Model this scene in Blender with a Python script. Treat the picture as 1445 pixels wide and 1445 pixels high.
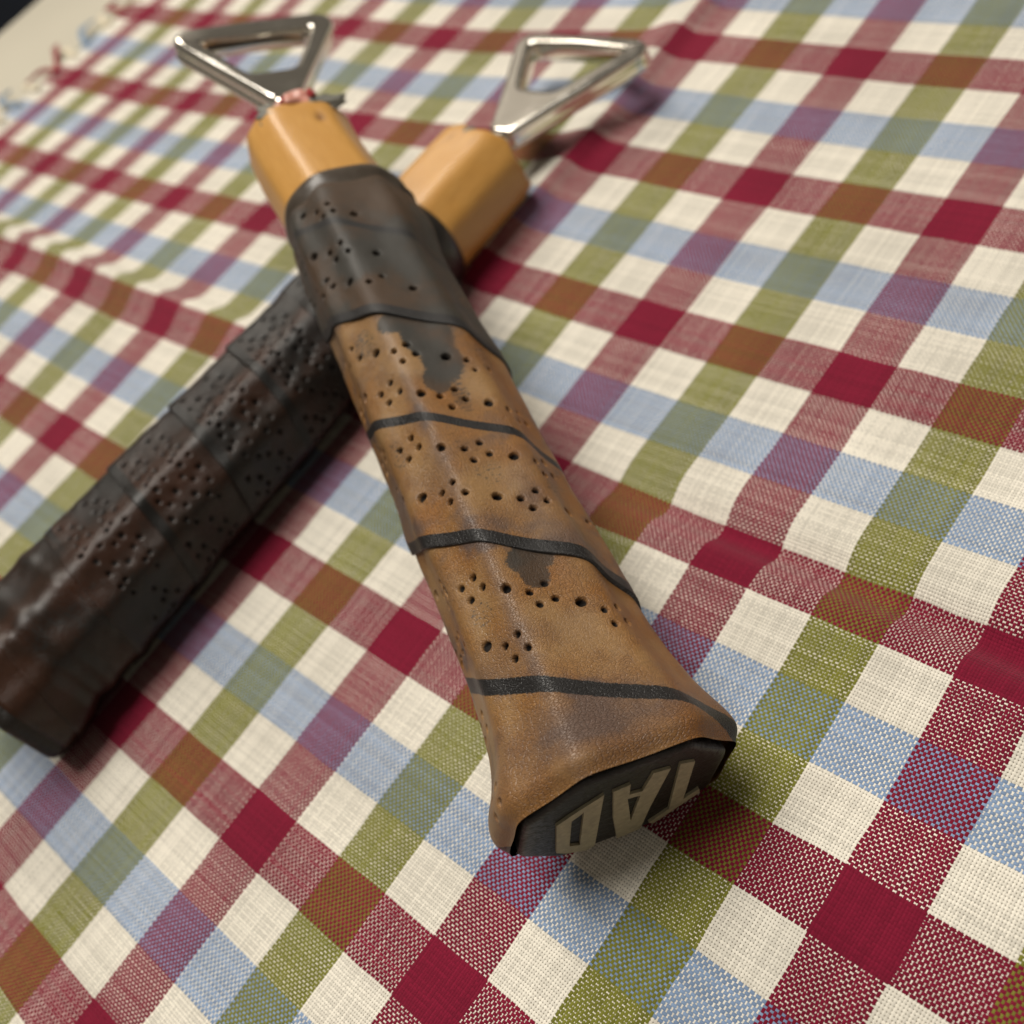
import bpy, bmesh, math
import numpy as np
from mathutils import Matrix, Vector

for o in list(bpy.data.objects):
    bpy.data.objects.remove(o, do_unlink=True)
SCN = bpy.context.scene
COL = SCN.collection
MM = 12.5 / 11.0 * 1e-3          # scene is measured in units of one eleventh of a cloth check; this makes them metres

# ------------------------------------------------------------------ camera
CAM = np.array([32.909, -25.477, 142.957])
RC = np.array([[0.71995138, 0.58612101, -0.37166137], [0.32393951, -0.75739837, -0.56693112], [-0.61378596, 0.28776704, -0.73515776]])
cd = bpy.data.cameras.new('camera')
cam = bpy.data.objects.new('camera', cd); COL.objects.link(cam)
Mx = np.eye(4); Mx[:3, 0] = RC[0]; Mx[:3, 1] = -RC[1]; Mx[:3, 2] = -RC[2]; Mx[:3, 3] = CAM * MM
cam.matrix_world = Matrix(Mx.tolist())
cd.sensor_width = 36.0; cd.sensor_fit = 'HORIZONTAL'; cd.lens = 1500.0 / 1445.0 * 36.0
cd.clip_start = 0.005; cd.clip_end = 20.0
cd.dof.use_dof = True; cd.dof.focus_distance = 138.0 * MM; cd.dof.aperture_fstop = 16.0
SCN.camera = cam

# ------------------------------------------------------------------ light
w = bpy.data.worlds.new('World'); SCN.world = w; w.use_nodes = True
bg = w.node_tree.nodes['Background']; bg.inputs[0].default_value = (1.0, 0.90, 0.76, 1); bg.inputs[1].default_value = 0.14

def area(name, pos, target, size, power, color):
    l = bpy.data.lights.new(name, 'AREA'); l.shape = 'DISK'; l.size = size; l.energy = power; l.color = color
    o = bpy.data.objects.new(name, l); COL.objects.link(o)
    p = Vector((np.array(pos) * MM).tolist()); q = Vector((np.array(target) * MM).tolist())
    o.location = p; o.rotation_euler = (q - p).to_track_quat('-Z', 'Y').to_euler()
    return o
area('room_lamp', (-730, 430, 690), (-110, 30, 0), 0.28, 3.7, (1.0, 0.92, 0.81))
area('ceiling_lamp', (-320, 90, 1300), (-110, 30, 0), 0.85, 23.5, (1.0, 0.95, 0.87))
area('opener_reflection_light', (-1400, 960, 900), (-140, 130, 10), 0.75, .60, (1.0, 0.90, 0.76))  # added area light without a known source, reflected as beige in the rear opener

vs = SCN.view_settings
SCN.display_settings.display_device = 'sRGB'
vs.view_transform = 'Standard'; vs.look = 'None'; vs.exposure = 0.0; vs.gamma = 1.0; vs.use_curve_mapping = False
SCN.render.engine = 'CYCLES'
SCN.cycles.use_denoising = True
SCN.cycles.max_bounces = 4; SCN.cycles.diffuse_bounces = 2; SCN.cycles.glossy_bounces = 3
SCN.cycles.caustics_reflective = False; SCN.cycles.caustics_refractive = False

# ------------------------------------------------------------------ helpers
def link(o, parent=None):
    COL.objects.link(o)
    if parent is not None: o.parent = parent
    return o

def tag(o, label=None, category=None, group=None, kind=None):
    for k, v in (('label', label), ('category', category), ('group', group), ('kind', kind)):
        if v: o[k] = v
    return o

def np_mesh(name, V, F, mat, parent=None, origin=(0, 0, 0), uv=None, attrs=None, smooth=True):
    """V in model units (n,3); F (m,4) or list of arrays of equal width."""
    V = (np.asarray(V, float) - np.asarray(origin, float)) * MM
    Fs = F if isinstance(F, list) else [F]
    me = bpy.data.meshes.new(name)
    me.vertices.add(len(V)); me.vertices.foreach_set('co', V.astype(np.float32).ravel())
    loops = np.concatenate([f.ravel() for f in Fs]).astype(np.int32)
    tot = np.concatenate([np.full(len(f), f.shape[1]) for f in Fs]).astype(np.int32)
    me.loops.add(len(loops)); me.loops.foreach_set('vertex_index', loops)
    me.polygons.add(len(tot))
    me.polygons.foreach_set('loop_start', np.r_[0, np.cumsum(tot)[:-1]].astype(np.int32))
    me.polygons.foreach_set('loop_total', tot)
    me.polygons.foreach_set('use_smooth', np.full(len(tot), smooth))
    if uv is not None:
        l = me.uv_layers.new(name='UVMap'); l.data.foreach_set('uv', np.asarray(uv, np.float32)[loops].ravel())
    for k, a in (attrs or {}).items():
        at = me.attributes.new(k, 'FLOAT_COLOR', 'POINT'); at.data.foreach_set('color', np.asarray(a, np.float32).ravel())
    me.update(calc_edges=True); me.validate()
    me.materials.append(mat)
    return link(bpy.data.objects.new(name, me), parent)

def empty(name, loc):
    o = bpy.data.objects.new(name, None); o.empty_display_size = 0.01
    o.location = (np.array(loc) * MM).tolist(); return link(o)

def vnoise(x, y, scale, seed, octaves=3, rough=.55):
    """value noise in 0..1 for per-vertex tone"""
    rng = np.random.default_rng(seed); out = 0.0; amp = 1.0; tot = 0.0
    for o in range(octaves):
        g = rng.random((256, 256)); u = x * scale * 2 ** o + 17.3 * o; v = y * scale * 2 ** o + 5.1 * o
        iu = np.floor(u).astype(int); iv = np.floor(v).astype(int); fu = u - iu; fv = v - iv
        fu = fu * fu * (3 - 2 * fu); fv = fv * fv * (3 - 2 * fv)
        a = g[iu % 256, iv % 256]; b = g[(iu + 1) % 256, iv % 256]; c = g[iu % 256, (iv + 1) % 256]; d = g[(iu + 1) % 256, (iv + 1) % 256]
        out = out + amp * ((a * (1 - fu) + b * fu) * (1 - fv) + (c * (1 - fu) + d * fu) * fv); tot += amp; amp *= rough
    return out / tot

class Nodes:
    """tiny wrapper to write node maths as code"""
    def __init__(s, name):
        s.mat = bpy.data.materials.new(name); s.mat.use_nodes = True
        s.nt = s.mat.node_tree; s.bsdf = s.nt.nodes['Principled BSDF']
    def put(s, sock, v):
        if isinstance(v, bpy.types.NodeSocket): s.nt.links.new(v, sock)
        else:
            if isinstance(v, tuple) and len(v) == 3 and sock.type == 'RGBA': v = v + (1,)
            sock.default_value = v
    def node(s, t, **kw):
        n = s.nt.nodes.new(t)
        for k, v in kw.items(): setattr(n, k, v)
        return n
    def m(s, op, *a, clamp=False):
        n = s.node('ShaderNodeMath', operation=op, use_clamp=clamp)
        for i, v in enumerate(a): s.put(n.inputs[i], v)
        return n.outputs[0]
    def mix(s, f, a, b, mode='MIX'):
        n = s.node('ShaderNodeMix', data_type='RGBA', blend_type=mode)
        s.put(n.inputs[0], f); s.put(n.inputs[6], a); s.put(n.inputs[7], b); return n.outputs[2]
    def ramp(s, v, lo, hi, a=0.0, b=1.0):
        n = s.node('ShaderNodeMapRange'); n.interpolation_type = 'SMOOTHSTEP'
        for i, x in enumerate((v, lo, hi, a, b)): s.put(n.inputs[i], x)
        return n.outputs[0]
    def noise(s, vec, scale, detail=3.0, rough=0.55, dist=0.0):
        n = s.node('ShaderNodeTexNoise'); s.put(n.inputs['Vector'], vec); n.inputs['Scale'].default_value = scale
        n.inputs['Detail'].default_value = detail; n.inputs['Roughness'].default_value = rough; n.inputs['Distortion'].default_value = dist
        return n.outputs[0]
    def mapping(s, vec, scale=(1, 1, 1), loc=(0, 0, 0)):
        n = s.node('ShaderNodeMapping'); s.put(n.inputs[0], vec); n.inputs['Scale'].default_value = scale; n.inputs['Location'].default_value = loc
        return n.outputs[0]
    def uv(s): return s.node('ShaderNodeUVMap', uv_map='UVMap').outputs[0]
    def obj(s): return s.node('ShaderNodeTexCoord').outputs['Object']
    def attr(s, name):
        a = s.node('ShaderNodeAttribute', attribute_name=name); c = s.node('ShaderNodeSeparateColor'); s.nt.links.new(a.outputs['Color'], c.inputs[0])
        return c.outputs[0], c.outputs[1], c.outputs[2], a.outputs['Alpha']
    def bump(s, h, dist, strength=1.0, normal=None):
        n = s.node('ShaderNodeBump'); n.inputs['Strength'].default_value = strength; n.inputs['Distance'].default_value = dist
        s.put(n.inputs['Height'], h)
        if normal is not None: s.put(n.inputs['Normal'], normal)
        return n.outputs[0]
    def out(s, color=None, rough=None, normal=None, metallic=None, spec=None, coat=None, coat_rough=None, sheen=None):
        b = s.bsdf.inputs
        for k, v in (('Base Color', color), ('Roughness', rough), ('Normal', normal), ('Metallic', metallic), ('Specular IOR Level', spec),
                     ('Coat Weight', coat), ('Coat Roughness', coat_rough), ('Sheen Weight', sheen)):
            if v is not None: s.put(b[k], v)
        return s.mat

# ------------------------------------------------------------------ materials
def mat_cloth():
    n = Nodes('woven_cotton')
    uv = n.uv()
    sp = n.node('ShaderNodeSeparateXYZ'); n.put(sp.inputs[0], uv)
    i, j = sp.outputs[0], sp.outputs[1]
    dye, thick_a, thick_b, _ = n.attr('dye')
    U = n.m('MULTIPLY', i, 24.0); V = n.m('MULTIPLY', j, 20.0)
    iu = n.m('FLOOR', U); iv = n.m('FLOOR', V)
    fu = n.m('SUBTRACT', n.m('SUBTRACT', U, iu), .5); fv = n.m('SUBTRACT', n.m('SUBTRACT', V, iv), .5)
    par = n.m('FLOORED_MODULO', n.m('ADD', iu, iv), 2.0)
    sg = n.m('SUBTRACT', 1.0, n.m('MULTIPLY', n.ramp(par, .4, .6), 2.0))
    ca = n.m('COSINE', n.m('MULTIPLY', fu, 3.0)); cb = n.m('COSINE', n.m('MULTIPLY', fv, 3.0))
    def wn(x, off):
        q = n.node('ShaderNodeTexWhiteNoise', noise_dimensions='1D'); n.put(q.inputs['W'], n.m('ADD', x, off)); return q.outputs[0]
    ra = wn(iu, 13.37); rb = wn(iv, 71.73)
    bi = n.m('FLOORED_MODULO', n.m('FLOOR', n.m('ADD', i, .5)), 4.0)
    bj = n.m('FLOORED_MODULO', n.m('FLOOR', n.m('ADD', j, .5)), 4.0)
    aR = n.m('COMPARE', bi, 0.0, .3); aG = n.m('COMPARE', bi, 2.0, .3)
    bR = n.m('COMPARE', bj, 0.0, .3); bB = n.m('COMPARE', bj, 2.0, .3)
    # fat dyed yarns, thinner undyed ones; every yarn a little different, streaks along some of them
    str_a = n.m('ADD', n.m('MULTIPLY', n.m('SUBTRACT', wn(iu, 131.1), .5), n.m('MULTIPLY', thick_a, .95)), .5); str_b = n.m('ADD', n.m('MULTIPLY', n.m('SUBTRACT', wn(iv, 77.9), .5), n.m('MULTIPLY', thick_b, .95)), .5)
    zA = n.m('ADD', n.m('ADD', ca, n.m('MULTIPLY', n.m('MULTIPLY', sg, .55), cb)),
             n.m('ADD', n.m('ADD', n.m('MULTIPLY', aR, 1.0), n.m('MULTIPLY', aG, 1.08)), n.m('ADD', n.m('MULTIPLY', n.m('SUBTRACT', ra, .5), .12), n.m('MULTIPLY', n.m('SUBTRACT', str_a, .5), .22))))
    zB = n.m('ADD', n.m('SUBTRACT', cb, n.m('MULTIPLY', n.m('MULTIPLY', sg, .55), ca)),
             n.m('ADD', n.m('ADD', n.m('ADD', n.m('MULTIPLY', bR, 1.04), n.m('MULTIPLY', n.m('MULTIPLY', bR, aG), .40)), n.m('MULTIPLY', bB, n.m('SUBTRACT', .82, n.m('MULTIPLY', n.m('ADD', aR, aG), .36)))), n.m('ADD', n.m('MULTIPLY', n.m('SUBTRACT', rb, .5), .12), n.m('MULTIPLY', n.m('SUBTRACT', str_b, .5), .22))))
    fib = n.noise(uv, 60.0, 1.0)
    top = n.ramp(n.m('ADD', n.m('SUBTRACT', zA, zB), n.m('MULTIPLY', n.m('SUBTRACT', fib, .5), 1.1)), -.12, .12)
    WH = (.74, .695, .60); RD = (.185, .007, .027); GR = (.170, .170, .026); BL = (.215, .30, .45)
    cA = n.mix(aG, n.mix(aR, WH, RD), GR); cB = n.mix(bB, n.mix(bR, WH, RD), BL)
    def vary(c, r):
        h = n.node('ShaderNodeHueSaturation'); n.put(h.inputs['Color'], c); n.put(h.inputs['Value'], n.ramp(r, 0, 1, .86, 1.1)); return h.outputs[0]
    c = n.mix(top, vary(cB, rb), vary(cA, ra))
    c = n.mix(1.0, c, n.mix(n.m('MULTIPLY', fib, n.m('MULTIPLY', dye, 2.0)), (.84, .84, .84), (1.12, 1.12, 1.12)), 'MULTIPLY')
    h = n.m('MAXIMUM', zA, zB)
    nb = n.bump(h, .00011, .9)
    # shade in the pinholes where four yarns meet, painted in as dark colour
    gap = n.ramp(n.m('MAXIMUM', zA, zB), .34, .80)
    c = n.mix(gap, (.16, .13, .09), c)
    return n.out(c, .92, nb, spec=.15, sheen=.10)

def mat_leather(name, tan, orange, patina, stripe, hole, rough, grain, spec=.5):
    n = Nodes(name)
    uv = n.uv(); pat, stp, hol, org = n.attr('wear'); soft, gl, fac, _ = n.attr('tone')
    n1 = fac; n2 = n.noise(n.mapping(uv, (1, 2.2, 1)), 1.1, 3.0, .7); n3 = n.noise(uv, 5.0, 0.0)
    base = n.mix(n.m('ADD', org, n.m('MULTIPLY', n.m('SUBTRACT', n1, .5), 2.0), clamp=True), tan, orange)
    base = n.mix(1.0, base, n.mix(n2, (.58, .55, .52), (1.42, 1.40, 1.40)), 'MULTIPLY')
    base = n.mix(n.m('MULTIPLY', soft, n.ramp(n1, .25, .7, .35, .9)), base, (.11, .075, .062))
    pm = n.ramp(n.m('ADD', pat, n.m('ADD', n.m('MULTIPLY', n.m('SUBTRACT', n2, .5), 1.3), n.m('MULTIPLY', n.m('SUBTRACT', n3, .5), .15))), .40, .66)
    pc = n.mix(n.ramp(n1, .35, .7), patina, tuple(.55 * a + .45 * b for a, b in zip(patina, [x * .38 for x in orange])))
    pc = n.mix(1.0, pc, n.mix(n2, (.72, .72, .72), (1.3, 1.3, 1.3)), 'MULTIPLY')
    base = n.mix(pm, base, pc)
    sm = n.ramp(n.m('ADD', stp, n.m('MULTIPLY', n.m('SUBTRACT', n2, .5), .75)), .40, .60)
    base = n.mix(sm, base, stripe)
    base = n.mix(n.ramp(hol, .25, .75), base, hole)
    # grain: fine creases running round the grip
    vo = n.node('ShaderNodeTexVoronoi', feature='DISTANCE_TO_EDGE')
    vc = n.node('ShaderNodeCombineXYZ'); sx = n.node('ShaderNodeSeparateXYZ'); n.put(sx.inputs[0], uv)
    n.put(vc.inputs[0], n.m('ADD', n.m('MULTIPLY', sx.outputs[0], 1.7), n2)); n.put(vc.inputs[1], n.m('ADD', n.m('MULTIPLY', sx.outputs[1], 4.2), n.m('MULTIPLY', n2, 2.2)))
    n.put(vo.inputs['Vector'], vc.outputs[0]); vo.inputs['Scale'].default_value = 1.0; vo.voronoi_dimensions = '2D'
    gr = n.m('MULTIPLY', n.ramp(vo.outputs['Distance'], 0, .22), n.ramp(n1, .3, .65, .35, 1.0))
    gr = n.m('MULTIPLY', gr, n.m('SUBTRACT', 1.0, n.m('MULTIPLY', pm, .55)))
    base = n.mix(n.m('MULTIPLY', n.m('SUBTRACT', 1.0, n.ramp(vo.outputs['Distance'], 0, .16)), n.ramp(n1, .3, .6, .25, .85)), base, n.mix(1.0, base, (.58, .52, .48), 'MULTIPLY'))
    h = n.m('ADD', n.m('MULTIPLY', gr, grain), n.m('ADD', n.m('MULTIPLY', n2, .65), n.m('MULTIPLY', n3, .25)))
    h = n.m('SUBTRACT', h, n.m('MULTIPLY', pm, -.12))
    nb = n.bump(h, .00012, .75)
    rg = n.m('ADD', n.m('SUBTRACT', n.m('ADD', n.m('ADD', n.m('MULTIPLY', hol, .5), n.m('MULTIPLY', pm, .12)), rough), n.m('MULTIPLY', gl, .22)), n.m('MULTIPLY', n.m('SUBTRACT', n2, .5), .22))
    return n.out(base, rg, nb, spec=spec)

def mat_wood():
    n = Nodes('varnished_wood'); uv = n.uv()
    g = n.noise(n.mapping(uv, (1.0, .045, 1)), 2.6, 4.0, .65, .8); b = n.noise(uv, .12, 1.0); f = n.noise(n.mapping(uv, (4, .25, 1)), 1.5, 1.0)
    c = n.mix(n.ramp(g, .2, .85), (.46, .222, .048), (.60, .325, .085)); c = n.mix(n.ramp(b, .35, .75), c, (.51, .255, .056))
    wear, _, _, _ = n.attr('wear')
    c = n.mix(n.m('MULTIPLY', wear, .9), c, (.13, .045, .012))
    c = n.mix(1.0, c, n.mix(f, (.88, .88, .88), (1.1, 1.1, 1.1)), 'MULTIPLY')
    return n.out(c, n.ramp(g, 0, 1, .36, .46), n.bump(n.m('ADD', f, n.m('MULTIPLY', b, 3.0)), .00006, .6), spec=.5, coat=.22, coat_rough=.30)

def mat_chrome():
    n = Nodes('nickel_plated_steel'); ob = n.obj()
    a = n.noise(ob, 160.0, 3.0)
    return n.out((.74, .70, .63), n.ramp(a, .3, .8, .10, .22), n.bump(n.noise(ob, 60, 2), .0003, .25), metallic=1.0)

def mat_plain(name, color, rough, spec=.4, var=.25, scale=250.0, bump=.0001, coat=0.0):
    n = Nodes(name); ob = n.obj(); a = n.noise(ob, scale, 2.0, .6)
    lo = tuple(x * (1 - var) for x in color); hi = tuple(min(1, x * (1 + var)) for x in color)
    return n.out(n.mix(a, lo, hi), n.ramp(a, .2, .8, max(.02, rough - .08), min(1, rough + .08)), n.bump(a, bump, .6), spec=spec, coat=coat)

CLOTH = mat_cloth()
TAN = mat_leather('worn_tan_leather', (.275, .160, .064), (.262, .110, .022), (.031, .028, .0225), (.014, .013, .013), (.008, .005, .003), .43, .95)
DARK = mat_leather('worn_dark_leather', (.016, .0085, .0048), (.044, .0155, .0064), (.0095, .0082, .0068), (.006, .005, .004), (.004, .003, .002), .38, .30, .40)
WOOD = mat_wood(); CHROME = mat_chrome()
RUBBER = mat_plain('black_rubber', (.016, .014, .012), .36, .5)
BAND = mat_plain('dark_brown_band', (.060, .046, .034), .34, .5)
CAP = mat_plain('black_plastic', (.014, .011, .009), .5, .35, .5, 900, .0004)
CREAM = mat_plain('aged_cream_paint', (.36, .315, .205), .6, .35, .45, 900)
FILL = mat_plain('grey_filler', (.17, .165, .14), .6, .3, .5, 500, .0005)
GLUE = mat_plain('pink_glue', (.56, .26, .20), .35, .5, .3, 400, .0003)
REDP = mat_plain('red_paint', (.33, .02, .022), .4)
TABLE = mat_plain('cream_tabletop', (.47, .435, .35), .55, .3, .05, 12, .00005)
FLOOR = mat_plain('dark_blue_floor', (.035, .045, .070), .8, .2, .3, 8)

# ------------------------------------------------------------------ cloth surface
CK, ASP = 11.0, 0.90207
RES = np.array([(-0.15,-0.66,0.04,-0.09),(-0.32,19.73,0.09,0.02),(-21.01,-0.43,-0.12,-0.06),(-21.6,19.57,-0.0,-0.02),(-44.76,78.71,0.13,0.05),(-44.48,58.92,0.11,0.01),
(-44.2,39.28,0.1,-0.02),(-20.86,40.59,-0.16,0.24),(-22.06,77.8,-0.03,-0.14),(-22.12,58.38,0.03,-0.12),(-65.86,77.53,-0.02,-0.2),(-64.75,59.45,-0.2,0.12),
(-44.24,118.58,-0.01,0.0),(-65.66,118.36,-0.03,-0.06),(-88.05,119.3,0.04,0.06),(-111.72,118.39,0.27,-0.29),(-132.93,121.79,0.16,0.23),(-43.98,98.32,-0.04,-0.0),
(-65.84,98.78,-0.02,0.07),(-87.75,99.09,-0.08,0.07),(-110.61,99.54,-0.01,0.0),(-133.4,100.79,0.17,0.09),(-133.63,81.42,0.15,0.22),(-110.49,78.57,-0.06,-0.19),
(-88.54,78.96,0.04,0.03),(-45.71,138.9,0.27,0.01),(-65.03,139.11,-0.11,0.03),(-86.75,139.77,-0.13,0.09),(-109.03,139.25,-0.14,-0.2),(-132.53,142.57,0.13,0.28),
(-65.07,159.38,-0.09,0.06),(-86.96,159.42,-0.08,-0.03),(-109.57,159.68,-0.03,-0.18),(-132.71,163.23,0.13,0.36),(-65.93,178.76,0.04,-0.04),(-88.02,179.64,0.06,0.03),
(-196.18,158.4,-0.2,0.05),(-218.9,157.62,-0.1,-0.02),(-239.81,156.26,-0.37,-0.42),(-265.41,161.22,0.21,0.39),(-150.01,119.46,-0.67,-0.22),(-199.15,136.47,0.27,-0.36),
(-199.34,118.84,0.3,0.04),(-217.74,120.0,-0.43,0.31),(-221.9,138.38,0.35,0.06),(-243.03,138.88,0.13,0.07),(-219.05,78.15,-0.27,-0.18),(-244.48,78.59,0.15,0.0),
(-266.25,78.27,0.02,0.0),(-288.16,77.95,0.17,0.01),(-305.98,76.85,-0.32,-0.17),(-326.94,77.61,-0.18,0.03),(-348.7,77.63,-0.11,0.02),(-372.25,76.77,0.01,-0.21),
(-285.62,117.08,-0.02,-0.16),(-306.56,117.89,0.14,0.13),(-325.18,115.84,-0.18,-0.22),(-347.27,117.68,-0.01,0.07),(-370.67,118.76,0.11,0.1),(-394.06,119.4,0.09,0.05),
(-366.02,157.71,-0.4,-0.1),(-390.34,159.66,-0.16,0.12),(-346.48,157.09,-0.05,-0.11),(-222.73,39.16,0.26,-0.08),(-243.99,39.13,-0.08,-0.06),(-268.24,39.76,0.11,0.03),
(-290.94,39.94,0.21,0.04),(-312.23,40.04,0.28,0.09),(-198.53,41.08,-0.01,0.21),(-220.64,-0.21,0.14,-0.03),(-197.38,-0.58,-0.09,-0.1),(-240.8,0.64,-0.27,0.09),
(-88.53,-0.43,0.1,-0.08),(-109.3,0.05,-0.14,0.0),(-132.24,0.26,0.03,0.02),(-42.8,-20.79,-0.18,-0.25),(-45.47,-37.94,0.28,0.23),(-64.76,-39.29,-0.19,-0.03),
(-87.5,-39.31,-0.05,0.01),(-109.93,-39.15,0.01,0.08),(-131.93,-39.77,-0.0,-0.01),(-87.56,-59.33,-0.02,-0.02),(-109.42,-59.64,-0.07,-0.03),(-132.12,-59.72,0.03,-0.01),
(-110.15,-79.49,0.05,-0.01),(-65.66,-19.14,-0.02,0.09),(-88.88,-19.69,0.18,-0.01),(-22.25,-19.18,0.06,0.11)])

def lump(c, w1, w2): return np.where(c < 0, np.exp(-(c / w1) ** 2), np.exp(-(c / w2) ** 2))
def sgm(x): return 1 / (1 + np.exp(-np.clip(x, -40, 40)))
def cloth_h(x, y):
    i = x / CK; j = -y / (ASP * CK)
    c = (j - (-4.25 + .02 * (i + 4) + .05 * np.sin(i * .5))) * ASP * CK
    g1 = sgm((i + 6.2) / .5)
    z = g1 * (-1.9 * lump(c, 3.4, 2.2) + 1.3 * lump(c - 5.2, 3.4, 11.) + .9 * lump(c + 6.5, 12., 4.)) + 3.0 * sgm(-(i + 17.0) / .8) * lump(c, 3.2, 5.5)
    c2 = (i - (-12.55 + .08 * np.sin(j * .9))) * CK
    z = z + 3.0 * sgm(-(j + 7.6) / .35) * lump(c2, 8.0, 3.4)
    return z + .35 * np.sin(x * .045 + 1.3) * np.sin(y * .052 + .4) * (sgm(i + 3) + sgm(-(i + 17)))

def build_setting():
    # table: slab with a rounded far edge
    x0, x1, y0, y1, zt, th, r = -508., 300., -330., 460., -2.6, 26., 7.
    prof = [(x1, zt)] + [(x0 + r - r * math.sin(a), zt - r + r * math.cos(a)) for a in np.linspace(0, math.pi / 2, 9)] + \
           [(x0 + r - r * math.cos(a), zt - th + r - r * math.sin(a)) for a in np.linspace(0, math.pi / 2, 9)] + [(x1, zt - th)]
    P = np.array(prof); k = len(P)
    V = np.concatenate([np.c_[P[:, 0], np.full(k, yy), P[:, 1]] for yy in (y0, y1)])
    q = np.arange(k); F = np.c_[q, (q + 1) % k, (q + 1) % k + k, q + k]
    t = np_mesh('table', V, [F, q[None, ::-1], (q + k)[None, :]], TABLE, smooth=False); tag(t, kind='structure')
    for p in t.data.polygons: p.use_smooth = len(p.vertices) == 4
    V = np.array([(-4000, -3000, -640), (2500, -3000, -640), (2500, 3500, -640), (-4000, 3500, -640.)])
    tag(np_mesh('floor', V, np.array([[0, 1, 2, 3]]), FLOOR), kind='structure')

def build_cloth():
    xs = np.arange(-37.4 * CK, 62, 1.3); ys = np.arange(-135, 222, 1.3)
    X, Y = np.meshgrid(xs, ys, indexing='ij'); x = X.ravel(); y = Y.ravel()
    W = np.exp(-((x[:, None] - RES[None, :, 0]) ** 2 + (y[:, None] - RES[None, :, 1]) ** 2) / (2 * 40. ** 2)) @ RES[:, 2:]
    ci = x / CK + W[:, 0]; cj = -y / (ASP * CK) + W[:, 1]
    edge = np.exp(-(x - xs[0]) / 4.0)
    xx = x + edge * (.8 * np.sin(y * .33) + .6 * np.sin(y * .9 + 1))
    z = cloth_h(x, y) + edge * .4 * (1 + np.sin(y * .21))
    nx, ny = len(xs), len(ys); id_ = np.arange(nx * ny).reshape(nx, ny)
    F = np.stack([id_[:-1, :-1], id_[1:, :-1], id_[1:, 1:], id_[:-1, 1:]], -1).reshape(-1, 4)
    ci = ci + .05 * (vnoise(ci, cj, 1.3, 1) - .5); cj = cj + .05 * (vnoise(ci, cj, 1.3, 2) - .5)
    dy = vnoise(ci, cj, .9, 3)
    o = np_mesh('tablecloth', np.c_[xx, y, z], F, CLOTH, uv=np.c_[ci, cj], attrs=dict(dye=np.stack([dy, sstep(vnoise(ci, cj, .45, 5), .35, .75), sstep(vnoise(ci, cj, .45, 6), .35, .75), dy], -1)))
    tag(o, 'checked cotton tablecloth in red, green, blue and cream under both openers', 'tablecloth')
    md = o.modifiers.new('thickness', 'SOLIDIFY'); md.thickness = .5 * MM; md.offset = -1
    # knotted fringe along the far left edge
    rng = np.random.default_rng(4)
    def yarn(nm, col): return mat_plain(nm, col, .9, .1, .25, 900, .0003)
    cols = dict(r=yarn('red_yarn', (.24, .02, .035)), b=yarn('blue_yarn', (.22, .29, .38)), w=yarn('cream_yarn', (.66, .59, .45)))
    tufts = [('r', [(-407, 120.0), (-412, 120.5), (-418.8, 118.1), (-420.1, 112.9)]), ('r', [(-407, 121.6), (-411, 123.4), (-418.7, 128.7), (-431.1, 135.7)]),
             ('b', [(-407, 138.0), (-413, 139.5), (-419.4, 142.4), (-424.4, 147.8), (-423.3, 152.0)]), ('b', [(-407, 100.4), (-412, 99.9), (-419.6, 99.2), (-426.8, 102.3), (-427.6, 106.3)]),
             ('r', [(-407, 159.0), (-413, 159.2), (-422.1, 159.7), (-422.5, 165.0)]), ('w', [(-407, 130.2), (-412, 131.6), (-423, 133.6)]),
             ('w', [(-407, 110.7), (-413, 109.6), (-420, 110.5)]), ('w', [(-407, 150.3), (-414.3, 150.8), (-423, 155)]),
             ('w', [(-407, 91.0), (-415, 90.2), (-424, 93)]), ('r', [(-407, 81.0), (-414, 80.5), (-423, 83.5)]), ('w', [(-407, 168.5), (-416, 168.8), (-425, 173)])]
    for c, path in tufts:
        path = np.array(path); tt = np.linspace(0, 1, len(path)); V, F = [], []
        for k in range(7):
            ofs = rng.normal(0, 1.0, 2); u = np.linspace(0, 1, 12)
            px = np.interp(u, tt, path[:, 0]); py = np.interp(u, tt, path[:, 1])
            sp = .9 * np.abs(u - .35) + .25
            cx = np.c_[px + ofs[0] * sp + rng.normal(0, .12, 12), py + ofs[1] * sp * 1.5 + rng.normal(0, .12, 12), np.full(12, .3) + .9 * np.sin(u * 3) * rng.uniform(.3, 1) + .25 * k * .3]
            b = len(V) * 1; ring_n = 6
            base = sum(len(v) for v in V)
            tg = np.gradient(cx, axis=0); tg /= np.linalg.norm(tg, axis=1, keepdims=True)
            sd = np.cross(tg, [0, 0, 1]); sd /= np.linalg.norm(sd, axis=1, keepdims=True); up = np.cross(sd, tg)
            an = np.arange(ring_n) / ring_n * 2 * np.pi; rad = (.55 * (1 - .55 * u))[:, None, None]
            V.append((cx[:, None] + rad * (np.cos(an)[None, :, None] * sd[:, None] + np.sin(an)[None, :, None] * up[:, None])).reshape(-1, 3))
            q = np.arange(12 * ring_n).reshape(12, ring_n)
            F.append(np.stack([q[:-1], np.roll(q, -1, 1)[:-1], np.roll(q, -1, 1)[1:], q[1:]], -1).reshape(-1, 4) + base)
        np_mesh('fringe_tassel', np.concatenate(V), np.concatenate(F), cols[c], o)
    return o

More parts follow.
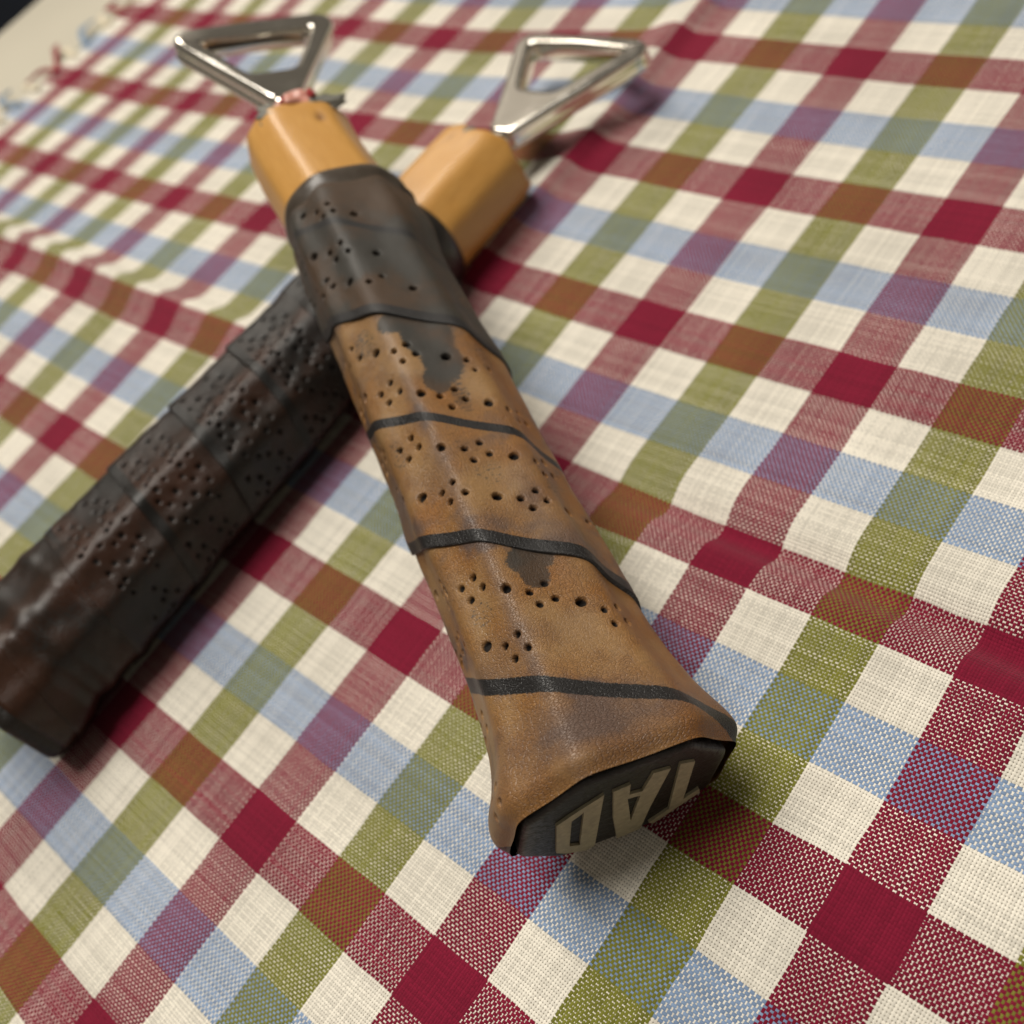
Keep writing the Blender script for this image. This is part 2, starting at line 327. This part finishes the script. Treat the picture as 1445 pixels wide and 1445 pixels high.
# ------------------------------------------------------------------ grip geometry
def ring(t, ft=.50, fs=.46, b=.88, sig=.0165):
    """rounded octagon, half width 1; t runs from the bottom centre over the left, the top and the right"""
    V = np.array([(0, -b), (-ft, -b), (-1, -fs * b), (-1, fs * b), (-ft, b), (ft, b), (1, fs * b), (1, -fs * b), (ft, -b), (0, -b)])
    L = np.r_[0, np.cumsum(np.hypot(*np.diff(V, axis=0).T))]; per = L[-1]; L /= per
    M = 2000; q = np.arange(M) / M; x = np.interp(q, L, V[:, 0]); y = np.interp(q, L, V[:, 1])
    g = np.exp(-2 * (np.pi * np.fft.fftfreq(M, 1 / M) * sig) ** 2)
    x = np.fft.ifft(np.fft.fft(x) * g).real; y = np.fft.ifft(np.fft.fft(y) * g).real
    dx = np.roll(x, -1) - np.roll(x, 1); dy = np.roll(y, -1) - np.roll(y, 1); l = np.hypot(dx, dy)
    nx, ny = -dy / l, dx / l                     # outward for a clockwise walk
    f = lambda a: np.interp(t % 1.0, q, a, period=1)
    return np.stack([f(x), f(y)], -1), np.stack([f(nx), f(ny)], -1), per

def frame(az, ti, ro):
    d = np.array([math.cos(ti) * math.cos(az), math.cos(ti) * math.sin(az), math.sin(ti)])
    s = np.cross(d, [0, 0, 1]); s /= np.linalg.norm(s); u = np.cross(s, d)
    return d, s * math.cos(ro) + u * math.sin(ro), -s * math.sin(ro) + u * math.cos(ro)

KN = np.array([-.078, .078, .186, .313, .422, .578, .687, .814, .922, 1.078])
def hollow(T):
    """0 on the eight ridges of the octagon, 1 in the middle of each flat"""
    t = T % 1.0; k = np.clip(np.searchsorted(KN, t, side='right') - 1, 0, 8)
    f = (t - KN[k]) / (KN[k + 1] - KN[k]); return np.sin(np.pi * f) ** 2

def sstep(x, a, b):
    t = np.clip((x - a) / (b - a), 0, 1); return t * t * (3 - 2 * t)

def wound_strip(name, mat, parent, fr, afun, seam, pitch, T0, T1, nT, dphi, hfun, smin, smax, holes, extra, paint, depth):
    """a leather strip wound round the handle as a helix, its free edge lying on the turn below"""
    P0, d, s, u = fr
    T = np.linspace(T0, T1, int((T1 - T0) * nT))
    wdt = np.arange(0, pitch, dphi); wdt = np.r_[0, 0, .12, wdt[1:], pitch, pitch + .6]
    drop = np.zeros(len(wdt)); drop[0] = -1.0; drop[1] = -.16; drop[2] = -.03; drop[-1] = -.15
    TT, WW = np.meshgrid(T, wdt, indexing='ij')
    sr = seam(TT) + WW; sc = np.clip(sr, smin, smax)
    off = hfun(WW / pitch) + drop[None, :] + extra(sc, TT)
    hol = np.zeros_like(off)
    dT = T[1] - T[0]
    for hs, ht, hr in holes:
        for k in range(-12, 13):
            Th = ht + k
            if Th < T0 or Th > T1: continue
            W0 = hs - seam(Th)
            if W0 < 0 or W0 > pitch: continue
            per = 5.95 * float(afun(np.array([hs]))[0])
            a0 = max(0, int((Th - 4 * hr / per - T0) / dT)); a1 = int((Th + 4 * hr / per - T0) / dT) + 2
            b0 = np.searchsorted(wdt, W0 - 4 * hr); b1 = np.searchsorted(wdt, W0 + 4 * hr)
            sl = (slice(a0, a1), slice(max(3, b0), b1))
            r = np.hypot((TT[sl] - Th) * per, sr[sl] - hs)
            e = 1 - sstep(r, hr - .10, hr + .16)
            hol[sl] = np.maximum(hol[sl], e)
            off[sl] -= depth * (.45 + .55 * abs(math.sin(hs * 12.9 + ht * 78.2))) * e + .10 * np.exp(-(r / (1.9 * hr)) ** 2)
    rg, nr, _ = ring(TT)
    a = afun(sc)[..., None]
    q = a * rg + off[..., None] * nr
    V = P0 + sc[..., None] * d + q[..., :1] * s + q[..., 1:] * u
    id_ = np.arange(TT.size).reshape(TT.shape)
    F = np.stack([id_[:-1, :-1], id_[1:, :-1], id_[1:, 1:], id_[:-1, 1:]], -1).reshape(-1, 4)
    so = sr.ravel()[F]; F = F[~((so >= smax).all(1) | (so <= smin).all(1))]
    used = np.unique(F); mp = np.full(TT.size, -1); mp[used] = np.arange(len(used)); F = mp[F]
    wear, tone = paint(sr, TT, WW / pitch, hol)
    uvw = np.stack([TT * 80.0, sr], -1).reshape(-1, 2)
    return np_mesh(name, V.reshape(-1, 3)[used], F, mat, parent, P0 * [1, 1, 0], uv=uvw[used],
                   attrs=dict(wear=wear.reshape(-1, 4)[used], tone=tone.reshape(-1, 4)[used]))

def loft(name, rows, mat, parent, origin, cap0=False, cap1=False, uv=None, attrs=None, smooth=True):
    """rows: (k, n, 3) closed rings"""
    R = np.asarray(rows); k, n = R.shape[:2]; q = np.arange(k * n).reshape(k, n); nx = np.roll(q, -1, 1)
    F = np.stack([q[:-1], nx[:-1], nx[1:], q[1:]], -1).reshape(-1, 4); V = R.reshape(-1, 3)
    tri = []
    if cap0: V = np.r_[V, R[0].mean(0)[None]]; c = len(V) - 1; tri.append(np.c_[nx[0], q[0], np.full(n, c)])
    if cap1: V = np.r_[V, R[-1].mean(0)[None]]; c = len(V) - 1; tri.append(np.c_[q[-1], nx[-1], np.full(n, c)])
    if attrs:
        attrs = {a: np.r_[b, np.zeros((len(V) - len(b), 4))] for a, b in attrs.items()}
    if uv is not None: uv = np.r_[uv, np.zeros((len(V) - len(uv), 2))]
    return np_mesh(name, V, [F] + tri, mat, parent, origin, uv=uv, attrs=attrs, smooth=smooth)

def band(name, fr, mat, parent, origin, prof, sig=.02, **kw):
    """ring swept round the handle: prof = closed list of (s, half width)"""
    P0, d, s, u = fr; t = np.arange(160) / 160; rg, nr, _ = ring(t, sig=sig)
    rows = [P0 + a * d + h * (rg[:, :1] * s + rg[:, 1:] * u) for a, h in prof]
    return loft(name, rows, mat, parent, origin, **kw)

def round_poly(P, R, n=7):
    P = np.array(P, float); out = []
    for k in range(len(P)):
        a, b, c = P[k - 1], P[k], P[(k + 1) % len(P)]; v1 = (a - b) / np.linalg.norm(a - b); v2 = (c - b) / np.linalg.norm(c - b)
        r = R[k] if hasattr(R, '__len__') else R
        p1, p2 = b + v1 * r, b + v2 * r
        for t in np.linspace(0, 1, n): out.append((1 - t) ** 2 * p1 + 2 * t * (1 - t) * b + t * t * p2)
    return np.array(out)

def resample(P, n):
    Q = np.r_[P, P[:1]]; L = np.r_[0, np.cumsum(np.linalg.norm(np.diff(Q, axis=0), axis=1))]; t = np.arange(n) / n * L[-1]
    return np.c_[np.interp(t, L, Q[:, 0]), np.interp(t, L, Q[:, 1])]

def opener_head(fr, parent, origin, c, apex, far, half, hole, hc, off, th):
    """flat triangular bottle opener: outer outline and hole as matched loops, rounded bar section with a groove along its flank"""
    P0, d, s, u = fr
    hn, hf, wn, wf = hole
    outer = round_poly([(apex, c - 2.9), (far - 3.2, c - half - .6), (far, c - half + 2.4), (far + .6, c), (far, c + half - 2.4), (far - 3.2, c + half + .6), (apex, c + 2.9)], [1.5, 3.4, 1.9, 4, 1.9, 3.4, 1.5])
    inner = round_poly([(hn, hc - wn), (hf, hc - wf), (hf + .2, hc), (hf, hc + wf), (hn, hc + wn)], [1.8, 2.2, 3, 2.2, 1.8])
    n = 132; outer = resample(outer, n); cen = inner.mean(0)
    ang_o = np.arctan2(outer[:, 1] - cen[1], outer[:, 0] - cen[0])
    inn = resample(inner, 1200); ang_i = np.arctan2(inn[:, 1] - cen[1], inn[:, 0] - cen[0])
    o = np.argsort(ang_i); ii = np.c_[np.interp(ang_o, ang_i[o], inn[o, 0], period=2 * np.pi), np.interp(ang_o, ang_i[o], inn[o, 1], period=2 * np.pi)]
    wd = np.linalg.norm(outer - ii, axis=1, keepdims=True); dirn = (ii - outer) / wd
    h = th / 2
    prof = [(1.5, -h), (.5, -h * .88), (0, -h * .55), (.18, -h * .25), (.22, 0), (.14, h * .25), (0, h * .45), (.22, h * .76), (.75, h * .95), (1.5, h), (1.8, h)]
    profi = [(1.5, h), (1.2, h), (.5, h * .86), (.1, h * .5), (0, 0), (.15, -h * .4), (.4, -h * .8), (1.1, -h)]
    rows = []
    for a, z in prof: rows.append((outer + dirn * a, z))
    for a, z in profi: rows.append((ii - dirn * a, z))
    rows.append(rows[0])
    rows3 = [P0 + q[:, :1] * d + q[:, 1:] * s + (off + z) * u for q, z in rows]
    R = np.array(rows3[:-1]); k = len(R); q = np.arange(k * n).reshape(k, n); nx = np.roll(q, -1, 1); dn = np.roll(q, -1, 0); dnx = np.roll(nx, -1, 0)
    F = np.stack([q, dn, dnx, nx], -1).reshape(-1, 4)
    hd = np_mesh('opener_head', R.reshape(-1, 3), F, CHROME, parent, origin)
    sub = hd.modifiers.new('smooth', 'SUBSURF'); sub.levels = 1; sub.render_levels = 1
    # neck that runs into the wood
    an = np.arange(40) / 40 * 2 * np.pi; se = lambda v: np.sign(v) * np.abs(v) ** .6
    rows = []
    for l, a, b in ((apex - 24, 2.6, h * .8), (apex - 2, 2.7, h * .86), (apex + 2, 3.0, h * .9), (apex + 4.5, 3.6, h * .84), (apex + 5.2, 2.6, h * .4)):
        rows.append(P0 + l * d + (c + a * se(np.cos(an)))[:, None] * s + (off + b * se(np.sin(an)))[:, None] * u)
    nk = loft('neck', rows, CHROME, hd, origin, True, True)
    return hd

def blob(name, fr, parent, origin, pos, size, mat, seed, amp=.25):
    P0, d, s, u = fr; rng = np.random.default_rng(seed)
    th, ph = np.meshgrid(np.linspace(.02, np.pi - .02, 22), np.arange(36) / 36 * 2 * np.pi, indexing='ij')
    n = np.stack([np.sin(th) * np.cos(ph), np.sin(th) * np.sin(ph), np.cos(th)], -1)
    r = np.ones_like(th)
    for k in range(9):
        v = rng.normal(0, 2.2, 3); r += amp * .35 * np.sin((n * v).sum(-1) * 1.6 + rng.uniform(0, 6))
    q = n * r[..., None] * np.array(size)
    V = P0 + (pos[0] + q[..., :1]) * d + (pos[1] + q[..., 1:2]) * s + (pos[2] + q[..., 2:]) * u
    return loft(name, V, mat, parent, origin, True, True)

def letter(name, outer, inner, fr, s0, s1, parent, origin):
    P0, d, s, u = fr; bm = bmesh.new()
    def loop(pts):
        vs = [bm.verts.new(((P0 + s0 * d + x * s + y * u) - origin) * MM) for x, y in pts]
        return [bm.edges.new((vs[k], vs[(k + 1) % len(vs)])) for k in range(len(vs))]
    es = loop(outer)
    for i in inner: es += loop(i)
    bmesh.ops.triangle_fill(bm, use_beauty=True, use_dissolve=False, edges=es)
    r = bmesh.ops.extrude_face_region(bm, geom=bm.faces[:])
    bmesh.ops.translate(bm, vec=((s1 - s0) * d * MM).tolist(), verts=[g for g in r['geom'] if isinstance(g, bmesh.types.BMVert)])
    bmesh.ops.recalc_face_normals(bm, faces=bm.faces[:])
    me = bpy.data.meshes.new(name); bm.to_mesh(me); bm.free(); me.materials.append(CREAM)
    return link(bpy.data.objects.new(name, me), parent)

def wood_part(fr, parent, origin, s0, s1, a0, a1, b, shift0, shift1, up, dents, seed):
    P0, d, s, u = fr; n = 150; t = np.arange(n) / n
    rg, nr, per = ring(t, ft=.56, fs=.42, b=b, sig=.019); rng = np.random.default_rng(seed)
    ss = np.r_[np.linspace(s0, s1 - 2.2, 60), s1 - 2.2 + 2.2 * np.sin(np.linspace(.1, 1, 9) * np.pi / 2)]
    rows, uv, wear = [], [], []
    for v in ss:
        f = (v - s0) / (s1 - s0); a = a0 + (a1 - a0) * f - 1.3 * (1 - float(sstep(np.array(v), 112., 117.))); e = max(0., (v - (s1 - 2.2)) / 2.2)
        sh = a - 1.5 * (1 - math.sqrt(max(0., 1 - e * e)))
        wv = .5 * (vnoise(t * 60, np.full(n, v), .10, 51 + seed, 2) - .5) + .5 * e * np.sin(t * 40 + seed) * .3
        vv = v + e * (.55 * np.sin(t * 31.4 + seed) + .35 * np.sin(t * 69 + 1))
        off = np.zeros(n); wr = np.zeros(n)
        for ds_, dt_, dr_ in dents:
            g = np.exp(-(((v - ds_)) ** 2 + ((t - dt_) * per * a) ** 2) / dr_ ** 2); off -= .5 * g; wr = np.maximum(wr, g)
        q = sh * rg + (wv + off)[:, None] * nr
        rows.append(P0 + vv[:, None] * d + (q[:, :1] + shift0 + (shift1 - shift0) * float(sstep(np.array(v), 112., 150.))) * s + (q[:, 1:] + up) * u)
        uv.append(np.c_[t * per * a, np.full(n, v)]); wear.append(np.c_[wr, wr, wr, wr])
    for f in (.7, .35): rows.append(rows[-1] * f + rows[-1].mean(0) * (1 - f)); uv.append(uv[-1]); wear.append(wear[-1] * 0)
    return loft('wood_handle', rows, WOOD, parent, origin, True, True, uv=np.concatenate(uv), attrs=dict(wear=np.concatenate(wear)))

# ------------------------------------------------------------------ front opener
HOLES = [(33.5,0.2986,.54),(31.5,0.3431,.44),(31.75,0.3722,.44),(29.5,0.3819,.44),(29.0,0.3514,.44),(27.0,0.425,.66),(25.25,0.4611,.44),(26.0,0.4917,.44),(23.25,0.4972,.44),
(23.0,0.4681,.44),(21.5,0.5333,.66),(19.25,0.5625,.44),(19.5,0.5944,.44),(16.75,0.5667,.44),(17.0,0.5986,.44),(28.0,0.2583,.33),(24.75,0.2847,.44),(25.75,0.2208,.33),
(21.5,0.3458,.66),(19.75,0.3778,.44),(20.0,0.4083,.44),(17.5,0.4167,.44),(17.25,0.3861,.44),(62.0,0.2778,.54),(58.5,0.3375,.44),(59.0,0.3708,.44),(56.5,0.3792,.44),
(56.0,0.3486,.44),(53.75,0.425,.66),(52.25,0.4681,.44),(52.75,0.5,.44),(50.25,0.5083,.44),(49.75,0.475,.44),(48.5,0.5486,.66),(46.75,0.5889,.44),(47.75,0.6236,.44),
(44.25,0.5958,.44),(45.25,0.6361,.44),(55.5,0.2583,.33),(51.75,0.2833,.44),(48.5,0.3431,.66),(46.75,0.3847,.44),(47.0,0.4153,.44),(44.25,0.4319,.44),(44.25,0.3944,.44),
(42.25,0.4847,.66),(40.75,0.5222,.44),(41.25,0.5542,.44),(39.0,0.5653,.44),(38.5,0.5347,.44),(37.25,0.6111,.66),(36.5,0.6639,.33),(72.25,0.3069,.66),(70.0,0.35,.44),
(70.5,0.3806,.44),(67.75,0.3917,.44),(67.5,0.3597,.44),(65.0,0.4361,.66),(63.5,0.4694,.44),(64.25,0.5028,.44),(61.75,0.5139,.44),(60.75,0.4819,.44),(59.75,0.5528,.66),
(58.0,0.5917,.44),(58.5,0.625,.33),(56.0,0.6097,.33),(56.5,0.6389,.33),(85.75,0.2444,.33),(80.5,0.2931,.44),(82.5,0.3264,.44),(79.5,0.3375,.44),(77.75,0.3778,.66),
(75.25,0.4194,.44),(75.75,0.4514,.54),(73.25,0.4611,.44),(72.5,0.4292,.44),(71.25,0.5167,.66),(69.5,0.5528,.44),(67.0,0.5597,.33),(67.25,0.5972,.33),(117.25,0.35,.54),
(114.75,0.3875,.44),(114.5,0.425,.44),(112.0,0.4319,.44),(112.25,0.3986,.44),(110.25,0.475,.54),(116.5,0.2292,.33),(112.0,0.2542,.33),(106.25,0.3361,.66),
(104.25,0.375,.44),(104.0,0.4111,.44),(101.25,0.4208,.44),(101.75,0.3819,.44),(99.25,0.4819,.54),(100.75,0.2889,.44),(97.0,0.3139,.44),(99.5,0.3389,.44),
(97.25,0.3472,.44),(94.75,0.3903,.66),(92.0,0.4361,.44),(92.75,0.4681,.33),(88.25,0.5194,.54)]

def build_front():
    P0 = np.array([-31.07, -4.13, 14.95]); d, s, u = frame(2.59888, .1690, -.42035); fr = (P0, d, s, u)
    org = P0 * [1, 1, 0]
    root = empty('bottle_opener', org)
    tag(root, 'bottle opener with tan worn leather grip, lying across the other one, letters on its butt', 'bottle opener', 'bottle openers made from racket handles')
    a_fit = lambda v: 13.316 - .911 * v / 120 + 2.541 * np.exp(-(v / 13.) ** 2)
    afun = lambda v: a_fit(v) - .25 + 1.2 * np.exp(-(v / 5.) ** 2) + .8 * np.exp(-((v - 111) / 8.) ** 2) - .9 * sstep(v, 119, 123.5)
    seam = lambda T: 35.25 - 49.0 * (T - .42)
    hfun = lambda p: .36 - .58 * sstep(p, 0, .3)
    def extra(v, T):
        e = -1.0 * sstep(v, 1.0, -2.2) ** 2 - .4 * sstep(v, 121.5, 123)
        low = np.exp(-(v / 6.) ** 2) * sstep(np.abs((T % 1) - .5), .27, .42) * -1.0
        low = low + .9 * np.exp(-((v - 2.) / 4.) ** 2 - (((T % 1) - .24) / .07) ** 2)
        return e + low - hollow(T) * (.12 + .45 * vnoise(T * 3, v, .07, 35, 2)) + .70 * (vnoise(T * 80, v, .09, 31, 3) - .5)
    holes = list(HOLES)
    for row in (.19, .385, .63, .835):            # the same perforation carried round the side that lies down
        for k in range(-14, 22):
            T = .425 + .1225 * k + (.06 if row in (.19, .835) else 0)
            t = T % 1
            if .23 < t < .69: continue
            v = seam(T) + 49 * row
            if not 4 < v < 117: continue
            holes.append((v, t, .66))
            for dv, dt in ((-4.0 + 1.6, .043), (-4.0 + 2.2, .073), (-4.0 - .3, .082), (-4.0 - .8, .052)): holes.append((v + dv, (t + dt) % 1, .44))
    blobs = [(77, .50, 6, .055, 1), (71, .505, 5.5, .042, 1), (67, .478, 3, .028, 1), (81.3, .455, 2.6, .05, 1), (81, .362, 4.0, .036, .50), (62.5, .508, 4.2, .022, .52),
             (30.6, .488, 2.6, .045, 1), (28, .483, 2.6, .026, 1), (47, .492, 3.4, .034, .40), (53.0, .468, 3, .02, .4), (26, .36, 3, .03, .42), (58, .33, 4, .025, .45), (44, .60, 5, .03, .42), (70, .60, 5, .03, .42)]
    def paint(v, T, p, hol):
        t = T % 1; pat = np.full(v.shape, .04)
        for a, b, ra, rb, k in blobs:
            pat = np.maximum(pat, k * np.clip(1.35 - (((v - a) / ra) ** 2 + ((t - b) / rb) ** 2) * .85, 0, 1) * (T >= 0))
        pat = np.maximum(pat, .34 * sstep(t, .27, .20) + .30 * sstep(t, .70, .78))
        pat = np.where(T < 0, .92 - .25 * np.exp(-((v - 87) / 6) ** 2) * sstep(t, .55, .66), pat)
        stp = np.exp(-((p - .515) * 49 / (1.05 + .35 * (T > 1))) ** 4) + (1 - sstep(p * 49, 2.0, 2.7)) * (p >= 0)
        stp = np.clip(stp, 0, 1) * np.where(T < 0, .80, 1.0)
        org_ = .10 + .65 * sstep(t, .53, .63) + .25 * sstep(v, 12, -1) + .15 * sstep(v, 75, 60)
        soft = .85 * np.exp(-((v - 5) / 5.0) ** 2 - ((t - .47) / .09) ** 2) + .55 * np.exp(-((v - 36) / 8) ** 2 - ((t - .55) / .05) ** 2) + .4 * np.exp(-((v - 3) / 3.) ** 2)
        soft = np.maximum(soft, .5 * np.exp(-((t - .415) / .015) ** 2))
        grime = vnoise(T * 80, v, .16, 61, 4, .65)
        edge = np.maximum(np.exp(-((t - .25) / .05) ** 2), np.exp(-((t - .70) / .05) ** 2)) + .8 * sstep(p, .90, 1.0) + .6 * np.exp(-((p - .515) / .05) ** 2) + .5 * np.exp(-((p - .08) / .04) ** 2)
        soft = np.clip(soft + sstep(grime, .42, .70) * (.35 + .9 * edge), 0, 1) * (T >= 0)
        gl = .55 * np.exp(-((t - .36) / .04) ** 2)
        z = np.zeros_like(v)
        return np.stack([pat, stp, hol, org_], -1), np.stack([soft, gl, vnoise(T * 80, v, .11, 21, 4, .6), z], -1)
    lw = wound_strip('leather_wrap', TAN, root, fr, afun, seam, 49.0, -1.42, 2.24, 450, .18, hfun, -2.2, 122.6, holes, extra, paint, 1.25)
    band('collar', fr, BAND, root, org, [(118, 11.2), (121.9, 11.9), (122.4, 12.25), (123.4, 12.35), (124.3, 12.05), (124.7, 11.5), (124.4, 10.2)], .03)
    # butt cap with its three letters
    co = P0 - .7 * s - .1 * u; frc = (co, d, s, u)
    capo = band('butt_cap', frc, CAP, root, org, [(1.5, 13.6), (-1.2, 14.2), (-2.3, 14.25), (-2.65, 14.0), (-2.8, 13.4), (-2.8, 12.0), (-2.8, 6.0)], .009, cap1=True)
    D_o = [(-10.6, 2.6), (-9.0, 4.2), (-4.8, 7.6), (-4.0, -2.5), (-3.3, -11.3), (-4.4, -12.0), (-7.6, -10.2), (-9.4, -8.3)]
    D_i = [(-8.5, 2.2), (-7.0, 3.9), (-5.9, -8.6), (-7.6, -7.5)]
    A_o = [(-3.5, 7.4), (-1.2, 7.9), (-.75, 4.3), (1.25, 3.8), (1.8, 8.9), (4.3, 8.4), (3.75, -3.5), (3.7, -11.5), (.2, -11.9), (-1.8, -3.0)]
    A_i = [(-.75, 2.9), (1.2, 2.5), (1.35, -6.4)]
    T_o = [(5.6, 8.7), (7.9, 7.7), (9.2, -5.6), (11.2, -3.7), (11.7, -5.4), (5.7, -11.4), (4.8, -10.2), (7.4, -7.6)]
    for o_, i_ in ((D_o, [D_i]), (A_o, [A_i]), (T_o, [])):
        letter('letter', o_, i_, fr, -2.7, -3.2, capo, org)
    wd = wood_part(fr, root, org, 3, 150.5, 11.4, 10.8, .86, .0, -2.6, 0., [(143.5, .545, 1.0)], 3)
    blob('filler', fr, wd, org, (150.8, -1.6, .8), (2.0, 8.0, 7.2), FILL, 5, .16)
    blob('filler', fr, wd, org, (148.8, -8.0, 7.2), (3.4, 2.8, 1.5), FILL, 8, .16)
    blob('filler', fr, wd, org, (149.4, 3.4, 8.2), (2.0, 4.2, 1.3), FILL, 9, .16)
    blob('glue_lump', fr, wd, org, (151.4, -1.8, 7.8), (2.6, 4.4, 1.9), GLUE, 11, .3)
    blob('red_paint_drip', fr, wd, org, (150.4, .9, 10.1), (1.1, .8, .7), REDP, 12, .3)
    blob('red_paint_drip', fr, wd, org, (150.2, -4.6, 9.1), (.9, .9, .6), REDP, 14, .3)
    opener_head(fr, root, org, -1.7, 162.0, 194.0, 18.6, (173.2, 188.8, 4.8, 12.8), -1.9, 0.0, 5.6)

def build_rear():
    P0 = np.array([-145.75, -50.0, 13.35]); d, s, u = frame(1.58106, -.0149, 0.0); fr = (P0, d, s, u)
    org = P0 * [1, 1, 0]
    root = empty('bottle_opener', org)
    tag(root, 'bottle opener with dark perforated leather grip, lying underneath the tan one', 'bottle opener', 'bottle openers made from racket handles')
    afun = lambda v: 15.31 - 2.026 * v / 120 - .25 + 1.3 * np.exp(-(v / 8.) ** 2) - .55 * sstep(v, 12.5, 10) * sstep(v, 7.5, 10) - .7 * sstep(v, 116, 119.5)
    seam = lambda T: 76.2 - 17.0 * (T - .52)
    hfun = lambda p: .13 - .26 * sstep(p, 0, .6)
    def extra(v, T):
        e = -1.0 * sstep(v, 1.0, -1.0) ** 2 + .45 * np.exp(-((v - 21.6) / 1.6) ** 2) + .5 * np.exp(-((v - 13.6) / 1.5) ** 2)
        return e - .3 * hollow(T) + .8 * (vnoise(T * 80, v, .13, 33, 3) - .5)
    holes = []
    for k in range(-3, 5):
        for bnd, n in ((.30, 25), (.68, 25)):
            for c in range(n):
                T = k + c / n
                for q in (-1, 0, 1):
                    v = seam(T) + 17 * bnd + 1.3 * q; tt = T + .027 * q
                    if 27 < v < 114 and (c % 7 != 4): holes.append((v + .4 * math.sin(c * 7.3 + q * 3 + k), (tt + .006 * math.sin(c * 5.1 + k * 2 + q)) % 1, .40 + .08 * math.sin(c * 3.7 + q + k)))
    def paint(v, T, p, hol):
        t = T % 1
        pat = .60 + .9 * (vnoise(T * 80, v, .10, 41, 3) - .5) - .45 * np.exp(-((t - .60) / .045) ** 2) * sstep(v, 80, 40) - .30 * np.exp(-((t - .545) / .02) ** 2) - .25 * np.exp(-((t - .66) / .02) ** 2) - .3 * sstep(v, 12, 8)
        stp = np.clip((1 - sstep(p, .10, .15)) * sstep(v, 24, 30), 0, 1) * .9
        orgv = .25 + .4 * np.exp(-((t - .60) / .06) ** 2) + .25 * sstep(v, 12, 6)
        z = np.zeros_like(v); gl = .15 * sstep(v, 28, 20) + .15
        return np.stack([pat, stp, hol, orgv], -1), np.stack([z, gl, vnoise(T * 80, v, .13, 22, 4, .6), z], -1)
    wound_strip('leather_wrap', DARK, root, fr, afun, seam, 17.0, -2.1, 5.95, 330, .24, hfun, -1.0, 119.2, holes, extra, paint, .6)
    band('collar', fr, RUBBER, root, org, [(114, 11.5), (118.5, 12.5), (119.2, 13.5), (121.0, 13.9), (124.5, 13.6), (126.6, 13.0), (127.3, 12.3), (127.0, 11.0)], .035)
    band('butt_cap', fr, CAP, root, org, [(1.5, 15.0), (-.6, 15.7), (-1.6, 15.7), (-2.6, 15.3), (-3.1, 14.6), (-3.15, 12.5), (-3.15, 6.0)], .009, cap1=True)
    wd = wood_part(fr, root, org, 3, 152.5, 12.2, 12.2, .84, .3, .3, 0., [(147.0, .47, .8), (143.5, .44, .6), (148.5, .56, .6), (139, .545, .5), (134.0, .64, .8)], 7)
    blob('filler', fr, wd, org, (152.2, .6, .5), (1.2, 6.5, 6.0), FILL, 15, .16)
    blob('filler', fr, wd, org, (150.6, 1.0, 9.6), (1.8, 2.0, .9), FILL, 16, .16)
    opener_head(fr, root, org, .6, 158.0, 194.2, 20.0, (174.2, 190.2, 5.6, 15.0), .6, 1.2, 5.6)

build_setting()
build_cloth()
build_front()
build_rear()
